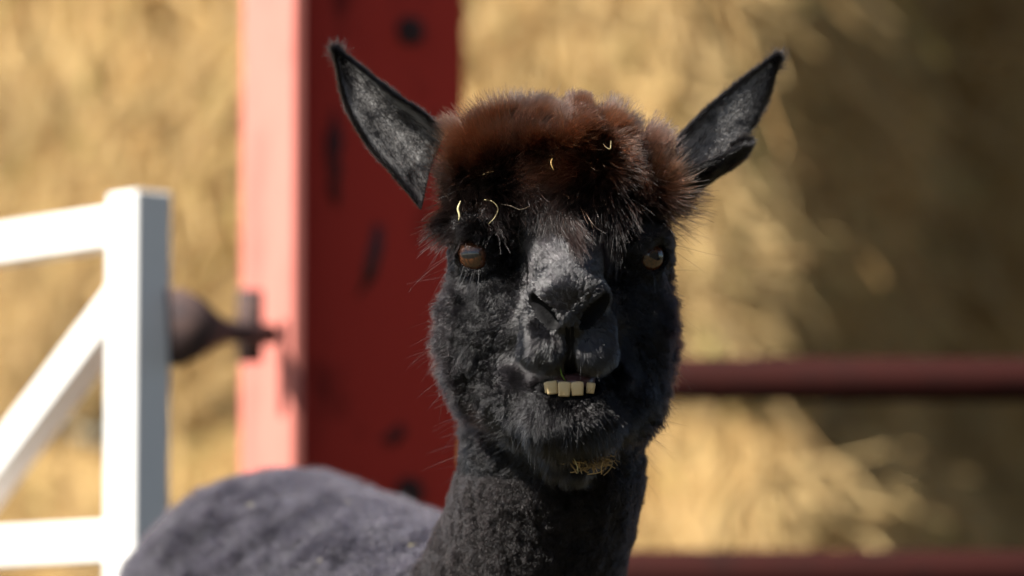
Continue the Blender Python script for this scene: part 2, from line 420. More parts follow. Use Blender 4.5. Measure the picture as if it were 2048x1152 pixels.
# ------------------------------------------------------------------ white gate
M['white'] = pbsdf('white_gloss_paint', (.70, .68, .64), .4, .4, noise=(9, 6, .25, .5), color2=(.77, .755, .72), bump=(60, .15, .002))
GD = 5.25
ga = R(52)
gx = Vector((-math.cos(ga), math.sin(ga), 0)); gn = Vector((-math.sin(ga), -math.cos(ga), 0))   # along the gate (away, left); its sunlit face
g0 = at(270, 576, GD); g0.z = 0
gate = empty('white_gate', g0); tag(gate, 'white painted steel tube gate with diagonal brace swung open', 'gate')
GW = .064; GE = .052                                     # face width along gate, thickness across
def zpix(py, d=GD): return at(258, py, d).z
def gbox(name, s0, s1, z0, z1, th, par, mat=None, tilt=0):
    c = g0+gx*((s0+s1)/2)-gn*(GE/2)+Vector((0, 0, (z0+z1)/2))
    rot = Matrix((( gx.x, gn.x, 0), (gx.y, gn.y, 0), (0, 0, 1))).to_4x4()
    return box_bm(name, abs(s1-s0), th, z1-z0, .005, mat or M['white'], par, Matrix.Translation(c) @ rot, 3)
zt = zpix(376); GL = 2.3
gbox('hinge_stile', 0, GW, .12, zt, GE, gate)
gbox('latch_stile', GL, GL+GW, .12, zt, GE, gate)
rl = GW+.001
top_c = zpix(440); bot_c = zpix(1080)
for zc in (top_c, bot_c, bot_c-.42, .19):
    gbox('rail', rl, GL-.001, zc-.024, zc+.024, GE*.8, gate)
def gbrace(s0, z0, s1, z1, w):
    a = g0+gx*s0-gn*(GE/2)+Vector((0, 0, z0)); b_ = g0+gx*s1-gn*(GE/2)+Vector((0, 0, z1))
    d = (b_-a); L = d.length; d.normalize(); up = gn.cross(d)
    rot = Matrix(((d.x, gn.x, up.x), (d.y, gn.y, up.y), (d.z, gn.z, up.z))).to_4x4()
    return box_bm('brace', L, GE*.80, w, .005, M['white'], gate, Matrix.Translation((a+b_)/2) @ rot, 3)
gbrace(GW*.9, zpix(590), .46, bot_c+.02, .046)
gbrace(GL-.02, zpix(560), 1.35, bot_c+.02, .046)
# hinge: cone-shaped rusty lug on the stile, pin and eye on the column
def lug(path, rad, name, mat, par, seg=14):
    V, q, t = tube_mesh(path, rad, seg); return mesh_np(name, V, q, t, mat, par)
ha = np.array(at(356, 655, GD+.04)); hb = np.array(at(520, 668, PD-.02)); dd = hb-ha
lug(np.array([ha-dd*.06, ha, ha+dd*.15, ha+dd*.30, ha+dd*.45, ha+dd*.6]), np.array([.047, .045, .036, .026, .018, .012]), 'hinge_lug', M['rust'], gate)
lug(np.array([ha+dd*.5, ha+dd*.8, ha+dd*1.12]), .014, 'hinge_pin', M['rust'], gate)
pe = np.array(at(500, 660, PD-.01))
lug(np.array([pe+(0, 0, .05), pe, pe-(0, 0, .04)]), .016, 'hinge_eye', M['rust'], gate)
print('setting', round(time.time()-T0, 1))

# =================================================================== ALPACA
def ell(p, c, r):
    x = (p[:, 0]-np.float32(c[0])); y = (p[:, 1]-np.float32(c[1])); z = (p[:, 2]-np.float32(c[2]))
    r = [np.float32(1.0/q) for q in r]
    x *= r[0]; y *= r[1]; z *= r[2]
    k0 = np.sqrt(x*x+y*y+z*z); x *= r[0]; y *= r[1]; z *= r[2]
    return k0*(k0-1)/np.maximum(np.sqrt(x*x+y*y+z*z), np.float32(1e-9))
def cap(p, a, b, r1, r2):
    ba = (b-a); L2 = float(ba @ ba); ba = ba.astype(np.float32)
    x = (p[:, 0]-np.float32(a[0])); y = (p[:, 1]-np.float32(a[1])); z = (p[:, 2]-np.float32(a[2]))
    t = np.clip((x*ba[0]+y*ba[1]+z*ba[2])*np.float32(1/L2), 0, 1)
    x -= t*ba[0]; y -= t*ba[1]; z -= t*ba[2]
    return np.sqrt(x*x+y*y+z*z)-(np.float32(r1)+np.float32(r2-r1)*t)
def ball(p, c):
    x = (p[:, 0]-np.float32(c[0])); y = (p[:, 1]-np.float32(c[1])); z = (p[:, 2]-np.float32(c[2])); return np.sqrt(x*x+y*y+z*z)
def smin(a, b, k):
    hh = np.clip(np.float32(.5)+(b-a)*np.float32(.5/k), 0, 1); return b+(a-b)*hh-np.float32(k)*hh*(1-hh)
def smax(a, b, k): return -smin(-a, -b, k)
EYES = [dict(c=h(956, 510, 60), r=41.0, g=norm(np.array([-.40, .02, -.90]))),
        dict(c=h(1290, 513, 66), r=38.0, g=norm(np.array([.62, .02, -.78])))]
# trunk in world terms
ch_c = h(1010, 1455, 700); ru_c = h(575, 1312, 1740)
chW, ruW = uvw2world(ch_c), uvw2world(ru_c)
ax = norm((ruW-chW)*np.array([1, 1, 0])); lat = np.array([-ax[1], ax[0], 0])
def wl(p): return world2uvw(p)
LEGS = []
for sgn in (-1, 1):
    f0 = chW+lat*.105*sgn+ax*.02
    LEGS.append([(f0+(0, 0, -.02), 210), (np.array([*f0[:2], .52]), 130), (np.array([*f0[:2], .30]), 78), (np.array([*(f0+ax*.015)[:2], .10]), 66), (np.array([*(f0-ax*.02)[:2], .035]), 74)])
    r0 = ruW+lat*.10*sgn+ax*.02
    LEGS.append([(r0+(0, 0, -.05), 270), (np.array([*(r0-ax*.05)[:2], .55]), 170), (np.array([*(r0+ax*.09)[:2], .30]), 84), (np.array([*(r0+ax*.07)[:2], .10]), 66), (np.array([*(r0+ax*.03)[:2], .035]), 76)])
LEGS = [[(wl(p), r) for p, r in L] for L in LEGS]
SPINE_MID = wl((chW+ruW)/2+np.array([0, 0, -.02]))
TAIL = [wl(ruW+ax*.19+np.array([0, 0, .08])), wl(ruW+ax*.27+np.array([0, 0, -.10]))]

def sdf_head(p):
    d = ell(p, h(1108, 400, 175), (188, 150, 175))                    # cranium
    d = smin(d, ell(p, h(985, 500, 105), (86, 78, 80)), 40)           # orbits
    d = smin(d, ell(p, h(1262, 505, 105), (84, 78, 80)), 40)
    d = smin(d, cap(p, h(1128, 470, 70), h(1138, 588, -98), 78, 64), 34)   # nose bridge
    d = smin(d, cap(p, h(1118, 640, 90), h(1137, 668, -60), 130, 78), 44)  # muzzle body
    d = smin(d, ell(p, h(1138, 594, -112), (82, 54, 62)), 22)         # nose pad
    d = smin(d, ell(p, h(1138, 626, -128), (40, 44, 54)), 18)
    d = smin(d, cap(p, h(1086, 655, -88), h(1089, 690, -106), 46, 48), 14)         # upper lip, two lobes
    d = smin(d, cap(p, h(1188, 655, -88), h(1185, 694, -106), 44, 46), 14)
    d = smin(d, ell(p, h(964, 668, 150), (72, 150, 130)), 60)         # cheeks
    d = smin(d, ell(p, h(1264, 676, 150), (70, 155, 130)), 60)
    d = smin(d, ell(p, h(1010, 640, 85), (80, 90, 80)), 50)
    d = smin(d, ell(p, h(1225, 650, 85), (80, 90, 80)), 50)
    d = smin(d, ell(p, h(1058, 796, 70), (100, 86, 110)), 50)         # jaw sides
    d = smin(d, ell(p, h(1218, 796, 70), (96, 86, 110)), 50)
    d = smin(d, ell(p, h(958, 460, 46), (48, 20, 42)), 18)            # brows
    d = smin(d, ell(p, h(1276, 480, 40), (64, 26, 46)), 18)
    # philtrum, nostrils
    d = smax(d, -cap(p, h(1138, 652, -158), h(1136, 756, -150), 9, 21), 11)
    d = smax(d, -cap(p, h(1070, 603, -138), h(1106, 635, -152), 14, 20), 7)
    d = smax(d, -cap(p, h(1206, 603, -138), h(1170, 635, -152), 14, 20), 7)
    # mouth hollow between lip and jaw
    d = smax(d, -ell(p, h(1140, 770, -110), (57, 30, 95)), 12)
    jaw = ell(p, h(1140, 834, -48), (96, 56, 78))
    jaw = smin(jaw, cap(p, h(1138, 828, -40), h(1112, 760, 200), 78, 140), 40)
    jaw = smin(jaw, ell(p, h(1142, 812, -80), (62, 22, 38)), 16)      # lower lip
    jaw = smax(jaw, -ell(p, h(1140, 770, -80), (62, 30, 70)), 10)
    d = smin(d, jaw, 26)
    d = smin(d, ell(p, h(1140, 905, 50), (60, 48, 60)), 40)           # throat tuft
    # eye lids
    for E in EYES:
        d = smin(d, ball(p, E['c'])-(E['r']+7), 14)
    for E in EYES:
        a = E['c']+E['g']*E['r']*.55; b_ = E['c']+E['g']*E['r']*2.2
        q = p.copy(); q[:, 1] = a[1]+1+(q[:, 1]-a[1]-1)*1.14+.22*(q[:, 0]-a[0])*np.sign(E['g'][0])
        d = smax(d, -cap(q, a, b_, 30, 52), 7)
        d = smax(d, -(ball(p, E['c'])-(E['r']-2)), 3)
    return d
NECK = [(h(1106, 735, 215), 140), (h(1108, 830, 250), 166), (h(1106, 930, 296), 178), (h(1082, 1040, 356), 180), (h(1046, 1160, 446), 196), (h(1020, 1330, 600), 270)]
def chain(p, L, k):
    d = None
    for (a, r1), (b_, r2) in zip(L[:-1], L[1:]):
        c = cap(p, a, b_, r1, r2); d = c if d is None else smin(d, c, k)
    return d
def sdf(p):
    p = np.asarray(p, dtype=np.float32)
    d = np.full(len(p), 1e4, np.float32); nk = d.copy(); bd = d.copy()
    m = (p[:, 1] < 1080) & (p[:, 2] < 560)
    if m.any(): d[m] = sdf_head(p[m])
    m = (p[:, 1] < 1750) & (p[:, 2] < 1100)
    if m.any(): nk[m] = chain(p[m], NECK, 30)
    m = (p[:, 1] > 850)
    if m.any():
        q = p[m]; t = cap(q, ch_c, ru_c, 372, 432); t = smin(t, ell(q, SPINE_MID, (430, 400, 520)), 60)
        m2 = q[:, 2] > 1700
        if m2.any(): t[m2] = smin(t[m2], cap(q[m2], TAIL[0], TAIL[1], 75, 55), 60)
        m2 = q[:, 1] > 1350
        if m2.any():
            q2 = q[m2]; t2 = t[m2]
            for L in LEGS: t2 = smin(t2, chain(q2, L, 20), 60)
            t[m2] = t2
        bd[m] = t
    return smin(d, smin(nk, bd, 130), 46)
def grad(p, e=1.5):
    g = np.empty_like(p); s0 = sdf(p)
    for k in range(3):
        dp = np.zeros(3); dp[k] = e
        g[:, k] = sdf(p+dp)-s0
    return norm(g)

def surface_nets(lo, hi, cell, nb=4):
    B = cell*nb; lo = np.asarray(lo, float); nB = np.ceil((np.asarray(hi)-lo)/B).astype(int)
    ii = np.stack(np.meshgrid(*[np.arange(n) for n in nB], indexing='ij'), -1).reshape(-1, 3)
    cc = lo+(ii+.5)*B
    act = []
    for s in range(0, len(cc), 200000):
        act.append(np.abs(sdf(cc[s:s+200000])) < B*1.35)
    ii = ii[np.concatenate(act)]
    nF = nB*nb
    lidx = lambda c: (c[..., 0]*(nF[1]+2)+c[..., 1])*(nF[2]+2)+c[..., 2]
    loc = np.stack(np.meshgrid(*[np.arange(nb+1)]*3, indexing='ij'), -1)
    cor = np.array([(a, b, c) for a in (0, 1) for b in (0, 1) for c in (0, 1)])
    edges = [(a, b) for a in range(8) for b in range(a+1, 8) if np.abs(cor[a]-cor[b]).sum() == 1]
    cid, cvert, cell_c, c0 = [], [], [], []
    for s in range(0, len(ii), 4000):
        blk = ii[s:s+4000]; g = blk[:, None, None, None]*nb+loc
        D = sdf((lo+g*cell).reshape(-1, 3)).reshape(len(blk), nb+1, nb+1, nb+1)
        C8 = np.stack([D[:, a:a+nb, b:b+nb, c:c+nb] for a, b, c in cor], -1).reshape(-1, 8)
        gc = (blk[:, None, None, None]*nb+loc[:nb, :nb, :nb]).reshape(-1, 3)
        ins = C8 < 0; m = ins.any(1) & ~ins.all(1)
        C8, gc = C8[m], gc[m]
        acc = np.zeros((len(C8), 3)); cnt = np.zeros(len(C8))
        for a, b in edges:
            x = (C8[:, a] < 0) != (C8[:, b] < 0); t = C8[:, a]/np.where(x, C8[:, a]-C8[:, b], 1)
            pt = cor[a]+t[:, None]*(cor[b]-cor[a]); acc[x] += pt[x]; cnt[x] += 1
        cvert.append(lo+(gc+acc/cnt[:, None])*cell); cid.append(lidx(gc+1)); cell_c.append(gc); c0.append(C8)
    cid, V, gc, C8 = map(np.concatenate, (cid, cvert, cell_c, c0))
    od = np.argsort(cid); cid, V, gc, C8 = cid[od], V[od], gc[od], C8[od]
    quads = []
    off = {0: [(0, 0, 0), (0, -1, 0), (0, -1, -1), (0, 0, -1)], 1: [(0, 0, 0), (0, 0, -1), (-1, 0, -1), (-1, 0, 0)], 2: [(0, 0, 0), (-1, 0, 0), (-1, -1, 0), (0, -1, 0)]}
    for k, ci in ((0, 4), (1, 2), (2, 1)):
        s0, s1 = C8[:, 0] < 0, C8[:, ci] < 0; m = s0 != s1
        q = np.stack([np.searchsorted(cid, lidx(gc[m]+1+np.array(o_))) for o_ in off[k]], -1)
        q = np.minimum(q, len(cid)-1)
        ok = np.ones(len(q), bool)
        for j, o_ in enumerate(off[k]): ok &= cid[q[:, j]] == lidx(gc[m]+1+np.array(o_))
        fl = s0[m]; q[~fl] = q[~fl][:, ::-1]
        quads.append(q[ok])
    return V, np.concatenate(quads)

lo = np.array([-60, 200, -220.]); hi = np.array([1620, 3330, 2560.])
BV, BQ = surface_nets(lo, hi, 6.5)
BN = grad(BV); BV = BV-np.clip(sdf(BV), -4, 4)[:, None]*BN
# make face winding agree with the outward gradient
fn = np.cross(BV[BQ[:, 1]]-BV[BQ[:, 0]], BV[BQ[:, 2]]-BV[BQ[:, 0]])
if ((fn*BN[BQ[:, 0]]).sum(1) > 0).mean() < .5: BQ = BQ[:, ::-1]
print('surface', len(BV), len(BQ), round(time.time()-T0, 1))
alp = empty('alpaca', (float(chW[0]), float(chW[1]), 0))
tag(alp, 'black shorn alpaca with brown woolly topknot showing its lower teeth', 'alpaca')
body = mesh_np('body', uvw2world(BV), quads=BQ, mat=M['skin'], parent=alp)
# fleece sampling -----------------------------------------------------------
def sampler(V, Q):
    a, b, c, d = V[Q[:, 0]], V[Q[:, 1]], V[Q[:, 2]], V[Q[:, 3]]
    tri = np.concatenate([np.stack([a, b, c], 1), np.stack([a, c, d], 1)])
    n = np.cross(tri[:, 1]-tri[:, 0], tri[:, 2]-tri[:, 0]); A = np.linalg.norm(n, axis=1)/2
    return tri, A, norm(n)
TRI, AREA, TN = sampler(BV, BQ); TC = TRI.mean(1)
TVN = norm(np.concatenate([BN[BQ[:, [0, 1, 2]]], BN[BQ[:, [0, 2, 3]]]]).mean(1))
def pick(TRI, AREA, wts, n, r_):
    p = AREA*wts; cs = np.cumsum(p); i = np.searchsorted(cs, r_.random(n)*cs[-1]); i = np.minimum(i, len(p)-1)
    u, v = r_.random(n), r_.random(n); f = u+v > 1; u[f], v[f] = 1-u[f], 1-v[f]
    t = TRI[i]; return t[:, 0]+u[:, None]*(t[:, 1]-t[:, 0])+v[:, None]*(t[:, 2]-t[:, 0]), i
def grow(P, N, F, L, K, r_, lift=.5, jit=.15, clump=None, clump_amt=.6, curl=0, curl_f=2., gravity=0, lenvar=.25, clump_len=.0, wave=0, wave_s=30, seed=0, frizz=0):
    n = len(P); Ft = F-(F*N).sum(1, keepdims=True)*N
    lift = np.broadcast_to(lift, (n,))[:, None]
    D = norm(N*lift+norm(Ft)*(1-lift)+r_.normal(size=(n, 3))*jit+(vnoise3(P, wave_s, seed)*wave if wave else 0))
    L = L*(1+lenvar*r_.uniform(-1, 1, n))
    tt = np.linspace(0, 1, K)
    cid = None
    if clump:
        C, cid = worley(P, clump, seed+60)
        if clump_len: L = L*(1+clump_len*(cid*2-1))
    pts = P[:, None]+D[:, None]*(L[:, None]*tt)[..., None]
    if gravity: pts[..., 1] += (gravity*L)[:, None]*(tt**2)[None]
    if clump:
        off = C-P; off = off-(off*N).sum(1, keepdims=True)*N
        am = np.clip(np.broadcast_to(clump_amt, (n,))*r_.uniform(.5, 1.15, n), 0, 1)
        pts += off[:, None]*am[:, None, None]*(tt**1.3)[None, :, None]
    if not (np.isscalar(curl) and curl == 0):
        B1 = norm(np.cross(D, N+.37)); B2 = np.cross(D, B1)
        ph = r_.random(n)*6.28 if cid is None else (cid*6.28*3+r_.normal(size=n)*.8)
        cf = curl_f*r_.uniform(.6, 1.4, n); am = np.broadcast_to(curl, (n,))*r_.uniform(.4, 1.3, n)
        arg = ph[:, None]+6.283*cf[:, None]*tt
        pts += (am[:, None]*tt**.8)[..., None]*(np.cos(arg)[..., None]*B1[:, None]+np.sin(arg)[..., None]*B2[:, None])
    if frizz: pts += r_.normal(size=pts.shape)*frizz*tt[None, :, None]
    return pts, L, cid
def radius(n, K, r0, tip=.25, r_=None):
    tt = np.linspace(0, 1, K); rr = r0*(1-(1-tip)*tt**1.5)
    return rr[None]*(r_.uniform(.7, 1.3, n)[:, None])*S
def tints(n, K, c0, c1=None, var=.25, r_=None):
    tt = np.linspace(0, 1, K)[None, :, None]; c0 = np.broadcast_to(np.asarray(c0, float), (n, 3))
    c1 = c0 if c1 is None else np.broadcast_to(np.asarray(c1, float), (n, 3))
    return (c0[:, None]*(1-tt)+c1[:, None]*tt)*(1+var*r_.normal(size=n)).clip(.3, 2)[:, None, None]

# regions on the body (animal units)
def regions(P):
    u, v, w = P[:, 0], P[:, 1], P[:, 2]
    head = sstep(1010, 930, v)*sstep(430, 350, w)
    side = np.abs(u-1112)
    vline = 436+0*sstep(110, 190, side)                                 # fringe line
    top = sstep(vline+8, vline-14, v)*(w < 420)
    muzz = sstep(150, 105, np.hypot((u-1135), (v-690)*.62)+np.maximum(0, w)*.55)
    muzz = muzz*sstep(785, 762, v)
    bridge = sstep(100, 70, np.abs(u-1130))*(v > 430)*(v < 640)*sstep(110, 50, w)
    chin = sstep(800, 830, v)*sstep(110, 60, w)*sstep(150, 120, np.abs(u-1138))*(v < 990)
    return dict(top=top, muzz=np.maximum(muzz, bridge), chin=chin, head=head)
RG = regions(TC)
cav = sdf  # alias
view = norm(TC-world2uvw(np.array([0, 0, CAM_Z]))); facing = -(TN*view).sum(1)
front = np.where(facing > -.35, 1., .22)
eye_d = np.min([np.linalg.norm(TC-E['c'], axis=1) for E in EYES], axis=0)
noeye = (eye_d > 42).astype(float)
mouth = ((np.abs(TC[:, 0]-1140)/70)**2+((TC[:, 1]-772)/25)**2 < 1) & (TC[:, 2] < 60)
nost = np.zeros(len(TC), bool)
for (a, b_) in ((h(1070, 603, -138), h(1106, 635, -152)), (h(1206, 603, -138), h(1170, 635, -152))):
    nost |= cap(TC, a, b_, 20, 26) < 0
groove = (np.abs(TC[:, 0]-1137) < 9+.06*(TC[:, 1]-650)) & (TC[:, 1] > 648) & (TC[:, 1] < 756) & (TC[:, 2] < 0)
bare = noeye*(~mouth)*(~nost)*(~groove)
headm = (TC[:, 2] < 420) & (TC[:, 1] < 960)
BLACK = np.array([.0034, .0030, .0032])

# --- topknot -------------------------------------------------------------
def make_topknot():
    r_ = np.random.default_rng(101); n = 125000; K = 9
    P, i = pick(TRI, AREA, RG['top']*front*bare, n, r_); N = TVN[i]
    v, u, w = P[:, 1], P[:, 0], P[:, 2]
    fr = sstep(310, 420, v)*sstep(230, 120, w)                       # fringe roots
    F = np.stack([(u-1108)*.0026, .25+.55*fr, -.55-.75*fr], -1)
    sd = sstep(90, 170, np.abs(u-1112))
    ff = sstep(.35, .75, -N[:, 2])*sstep(345, 420, v)*sd               # above the eyes the wool stays short
    L = 63+14*vnoise(P, 60, 3)+10*fr-22*sstep(200, 330, w)-40*ff+10*sstep(.5, .9, np.abs(N[:, 0]))
    lift = .80-.34*fr+.30*fr*sd
    pts, L, cid = grow(P, N, F, L, K, r_, lift, .09, clump=30, clump_amt=.97, curl=2.4, curl_f=1.3, gravity=.12, lenvar=.40, clump_len=.44, wave=.8, wave_s=85, seed=5, frizz=.7)
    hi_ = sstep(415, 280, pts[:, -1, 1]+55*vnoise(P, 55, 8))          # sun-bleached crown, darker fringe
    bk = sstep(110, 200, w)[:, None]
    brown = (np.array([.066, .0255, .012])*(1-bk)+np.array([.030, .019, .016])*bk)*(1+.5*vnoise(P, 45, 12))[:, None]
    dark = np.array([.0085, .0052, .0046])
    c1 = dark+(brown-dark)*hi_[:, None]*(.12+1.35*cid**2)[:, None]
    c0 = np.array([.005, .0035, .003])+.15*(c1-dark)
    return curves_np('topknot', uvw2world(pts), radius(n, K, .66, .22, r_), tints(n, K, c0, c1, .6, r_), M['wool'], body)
make_topknot()

# --- short glossy fur of nose, lips and bridge ------------------------------
def make_muzzle():
    r_ = np.random.default_rng(102); n = 170000; K = 5
    P, i = pick(TRI, AREA, RG['muzz']*(1-RG['chin'])*headm*front*bare, n, r_); N = TVN[i]
    u, v, w = P[:, 0], P[:, 1], P[:, 2]
    F = np.stack([(u-1137)/75, .25+(v-640)/80, np.full(n, .40)], -1)
    up = sstep(620, 590, v)[:, None]
    F = F*(1-up)+up*np.stack([(u-1137)/70, np.full(n, -.8), np.full(n, .8)], -1)
    L = 6+13*sstep(650, 715, v)+8*sstep(560, 470, v)
    pts, L, cid = grow(P, N, F, L, K, r_, .24, .12, clump=11, clump_amt=.5, gravity=.1, wave=.35, wave_s=26, seed=15)
    return curves_np('muzzle_fur', uvw2world(pts), radius(n, K, .36, .2, r_), tints(n, K, BLACK*1.1, BLACK*3.0, .45, r_), M['sleek'], body)
make_muzzle()

# --- face and cheeks ----------------------------------------------------------
def make_face():
    r_ = np.random.default_rng(103); n = 170000; K = 6
    wt = (1-RG['top'])*(1-RG['muzz'])*headm*front*bare
    P, i = pick(TRI, AREA, wt, n, r_); N = TVN[i]
    u, v, w = P[:, 0], P[:, 1], P[:, 2]; side = np.abs(u-1112)
    cheek = sstep(90, 165, side)*sstep(520, 600, v)*sstep(20, 90, w)*sstep(920, 820, v)
    chin = regions(P)['chin']
    brow = sstep(500, 470, v)*sstep(100, 140, side)
    ed = np.min([np.linalg.norm(P-E['c'], axis=1) for E in EYES], axis=0)
    F = np.stack([np.clip((u-1137)/170, -.75, .75), .75+0*u, np.full(n, .30)], -1)
    F[:, 1] = np.where(v < 560, .1, F[:, 1])+chin*1.2
    L = 11+20*cheek+16*chin+10*brow
    L = L*(.35+.65*sstep(46, 72, ed))
    lift = .36+.22*cheek
    pts, L, cid = grow(P, N, F, L, K, r_, lift, .18, clump=24, clump_amt=.35+.50*cheek, curl=.8+1.0*cheek, curl_f=1.0, gravity=.12, clump_len=.32, wave=.55, wave_s=40, seed=25, frizz=.5)
    red = (sstep(.15, .6, vnoise(P, 90, 31))*cheek)[:, None]
    c1 = BLACK*1.7+cheek[:, None]*np.array([.0022, .0008, .0005])+red*np.array([.020, .006, .003])
    return curves_np('cheek_wool', uvw2world(pts), radius(n, K, .52, .2, r_), tints(n, K, BLACK*1.1, c1, .6, r_), M['fur'], body)
make_face()

# --- chin beard and whiskers -------------------------------------------------
def make_whiskers():
    r_ = np.random.default_rng(104); K = 8
    tc_w = RG['chin']*(TC[:, 1] > 805)*(TC[:, 1] < 900)*(facing > -.1)
    n1 = 420
    P, i = pick(TRI, AREA, tc_w, n1, r_); N = TVN[i]
    F = np.stack([(P[:, 0]-1140)/90, np.full(n1, 1.), np.full(n1, -.1)], -1)
    p1, _, _ = grow(P, N, F, r_.uniform(28, 70, n1), K, r_, .30, .14, gravity=.22, curl=2.0, curl_f=.5)
    n2 = 70
    wt = RG['muzz']*bare*(TC[:, 1] > 640)*(TC[:, 1] < 750)*(facing > .1)
    P, i = pick(TRI, AREA, wt, n2, r_); N = TVN[i]
    F = np.stack([(P[:, 0]-1140)/60, np.full(n2, .4), np.full(n2, .1)], -1)
    p2, _, _ = grow(P, N, F, r_.uniform(22, 52, n2), K, r_, .6, .15, gravity=.15, curl=1.5, curl_f=.4)
    # stray guard hairs round the cheeks, brow and crown
    n3 = 320
    wt = (1-RG['muzz'])*headm*bare*(np.abs(facing) < .45)
    P, i = pick(TRI, AREA, wt, n3, r_); N = TVN[i]
    F = np.stack([(P[:, 0]-1110)/100, np.full(n3, .6), np.full(n3, .2)], -1)
    p3, _, _ = grow(P, N, F, r_.uniform(40, 100, n3), K, r_, .6, .25, gravity=.12, curl=3, curl_f=.5)
    n4 = 420                                                         # loose fibres standing out of the topknot
    P, i = pick(TRI, AREA, RG['top']*(facing > -.1)*bare, n4, r_); N = TVN[i]
    F = np.stack([(P[:, 0]-1110)/150, np.full(n4, .3), np.full(n4, -.5)], -1)
    p4, _, _ = grow(P, N, F, r_.uniform(66, 98, n4), 8, r_, .7, .3, gravity=.15, curl=6, curl_f=1.1)
    c4 = np.array([.10, .055, .035])*r_.uniform(.4, 1.4, n4)[:, None]
    curves_np('loose_fibres', uvw2world(p4), radius(n4, 8, .40, .3, r_), np.repeat(c4[:, None], 8, 1), M['sleek'], body)
    pts = np.concatenate([p1, p2, p3]); n = len(pts)
    return curves_np('whiskers', uvw2world(pts), radius(n, K, .26, .15, r_), tints(n, K, BLACK*1.6, BLACK*3.5, .4, r_), M['fur'], body)
make_whiskers()

# --- shorn fleece of neck and trunk --------------------------------------------
def make_fleece():
    r_ = np.random.default_rng(105); K = 5
    neck = (~headm)*sstep(1420, 1180, TC[:, 1])*sstep(680, 430, TC[:, 2])
    n = 190000
    P, i = pick(TRI, AREA, neck*front, n, r_); N = TVN[i]
    F = np.stack([np.zeros(n), np.ones(n), np.full(n, .1)], -1)
    rid = np.stack([P[:, 0], P[:, 1]*.16, P[:, 2]], -1)
    L = 12+5.5*vnoise(rid, 12, 41)+1.5*vnoise(P, 8, 42)
    pts, L, cid = grow(P, N, F, L, K, r_, .62, .22, clump=9, clump_amt=.4, curl=1.6, curl_f=1.2, gravity=.1, clump_len=.15, wave=.5, wave_s=18, seed=45, frizz=.5)
    c1 = BLACK*1.8+np.array([.0045, .0026, .0020])
    curves_np('neck_fleece', uvw2world(pts), radius(n, K, .34, .4, r_), tints(n, K, BLACK*1.2, c1, .35, r_), M['neckwool'], body)
    rest = (~headm)*(1-neck)
    n = 190000
    P, i = pick(TRI, AREA, rest*np.where(TC[:, 1] < 1700, 1, .3)*np.where(facing > -.35, 1, .25), n, r_); N = TVN[i]
    F = np.tile(world2uvw(np.array([0, 0, CAM_Z])+ax*.3+np.array([0, 0, -.3]))-world2uvw(np.array([0, 0, CAM_Z])), (n, 1))
    L = 20+8*vnoise(P, 40, 51)
    pts, L, cid = grow(P, N, F, L, K, r_, .55, .25, clump=14, clump_amt=.45, curl=2.5, curl_f=1.2, clump_len=.12, wave=.6, wave_s=60, seed=55, frizz=.8)
    curves_np('back_fleece', uvw2world(pts), radius(n, K, .75, .4, r_), tints(n, K, BLACK*2.6, np.array([.036, .031, .042]), .3, r_), M['shorn'], body)  # pale bluish tips: sunlight on the back put into the wool's tint
make_fleece()
print('fur', round(time.time()-T0, 1))

# --- ears ------------------------------------------------------------------------
def spline(pts, m):
    pts = np.asarray(pts, float); d = np.concatenate([[0], np.cumsum(np.linalg.norm(np.diff(pts, axis=0), axis=1))]); d /= d[-1]
    s = np.linspace(0, 1, m); n = len(pts); out = np.empty((m, 3))
    tang = np.gradient(pts, d, axis=0)
    k = np.clip(np.searchsorted(d, s, side='right')-1, 0, n-2)
    hh = d[k+1]-d[k]; t = ((s-d[k])/hh)[:, None]; hh = hh[:, None]
    return (2*t**3-3*t**2+1)*pts[k]+(t**3-2*t**2+t)*hh*tang[k]+(-2*t**3+3*t**2)*pts[k+1]+(t**3-t**2)*hh*tang[k+1]
M['ear_skin'], n_, o_ = newmat('ear_skin')
def _ear():
    b = n_.nodes.new('ShaderNodeBsdfPrincipled'); n_.links.new(b.outputs[0], o_.inputs[0]); b.inputs['Roughness'].default_value = .55
    tc = n_.nodes.new('ShaderNodeTexCoord'); t = n_.nodes.new('ShaderNodeTexNoise'); t.inputs['Scale'].default_value = 55; t.inputs['Detail'].default_value = 5
    n_.links.new(tc.outputs['Object'], t.inputs['Vector'])
    r = n_.nodes.new('ShaderNodeValToRGB'); e = r.color_ramp.elements
    e[0].position = .34; e[0].color = (.018, .017, .018, 1); e[1].position = .52; e[1].color = (.13, .125, .12, 1)
    n_.links.new(t.outputs['Fac'], r.inputs[0]); n_.links.new(r.outputs[0], b.inputs['Base Color'])
    t2 = n_.nodes.new('ShaderNodeTexNoise'); t2.inputs['Scale'].default_value = 240; t2.inputs['Detail'].default_value = 4
    n_.links.new(tc.outputs['Object'], t2.inputs['Vector'])
    bp = n_.nodes.new('ShaderNodeBump'); bp.inputs['Strength'].default_value = .5; bp.inputs['Distance'].default_value = .003
    n_.links.new(t2.outputs['Fac'], bp.inputs['Height']); n_.links.new(bp.outputs[0], b.inputs['Normal'])
_ear()
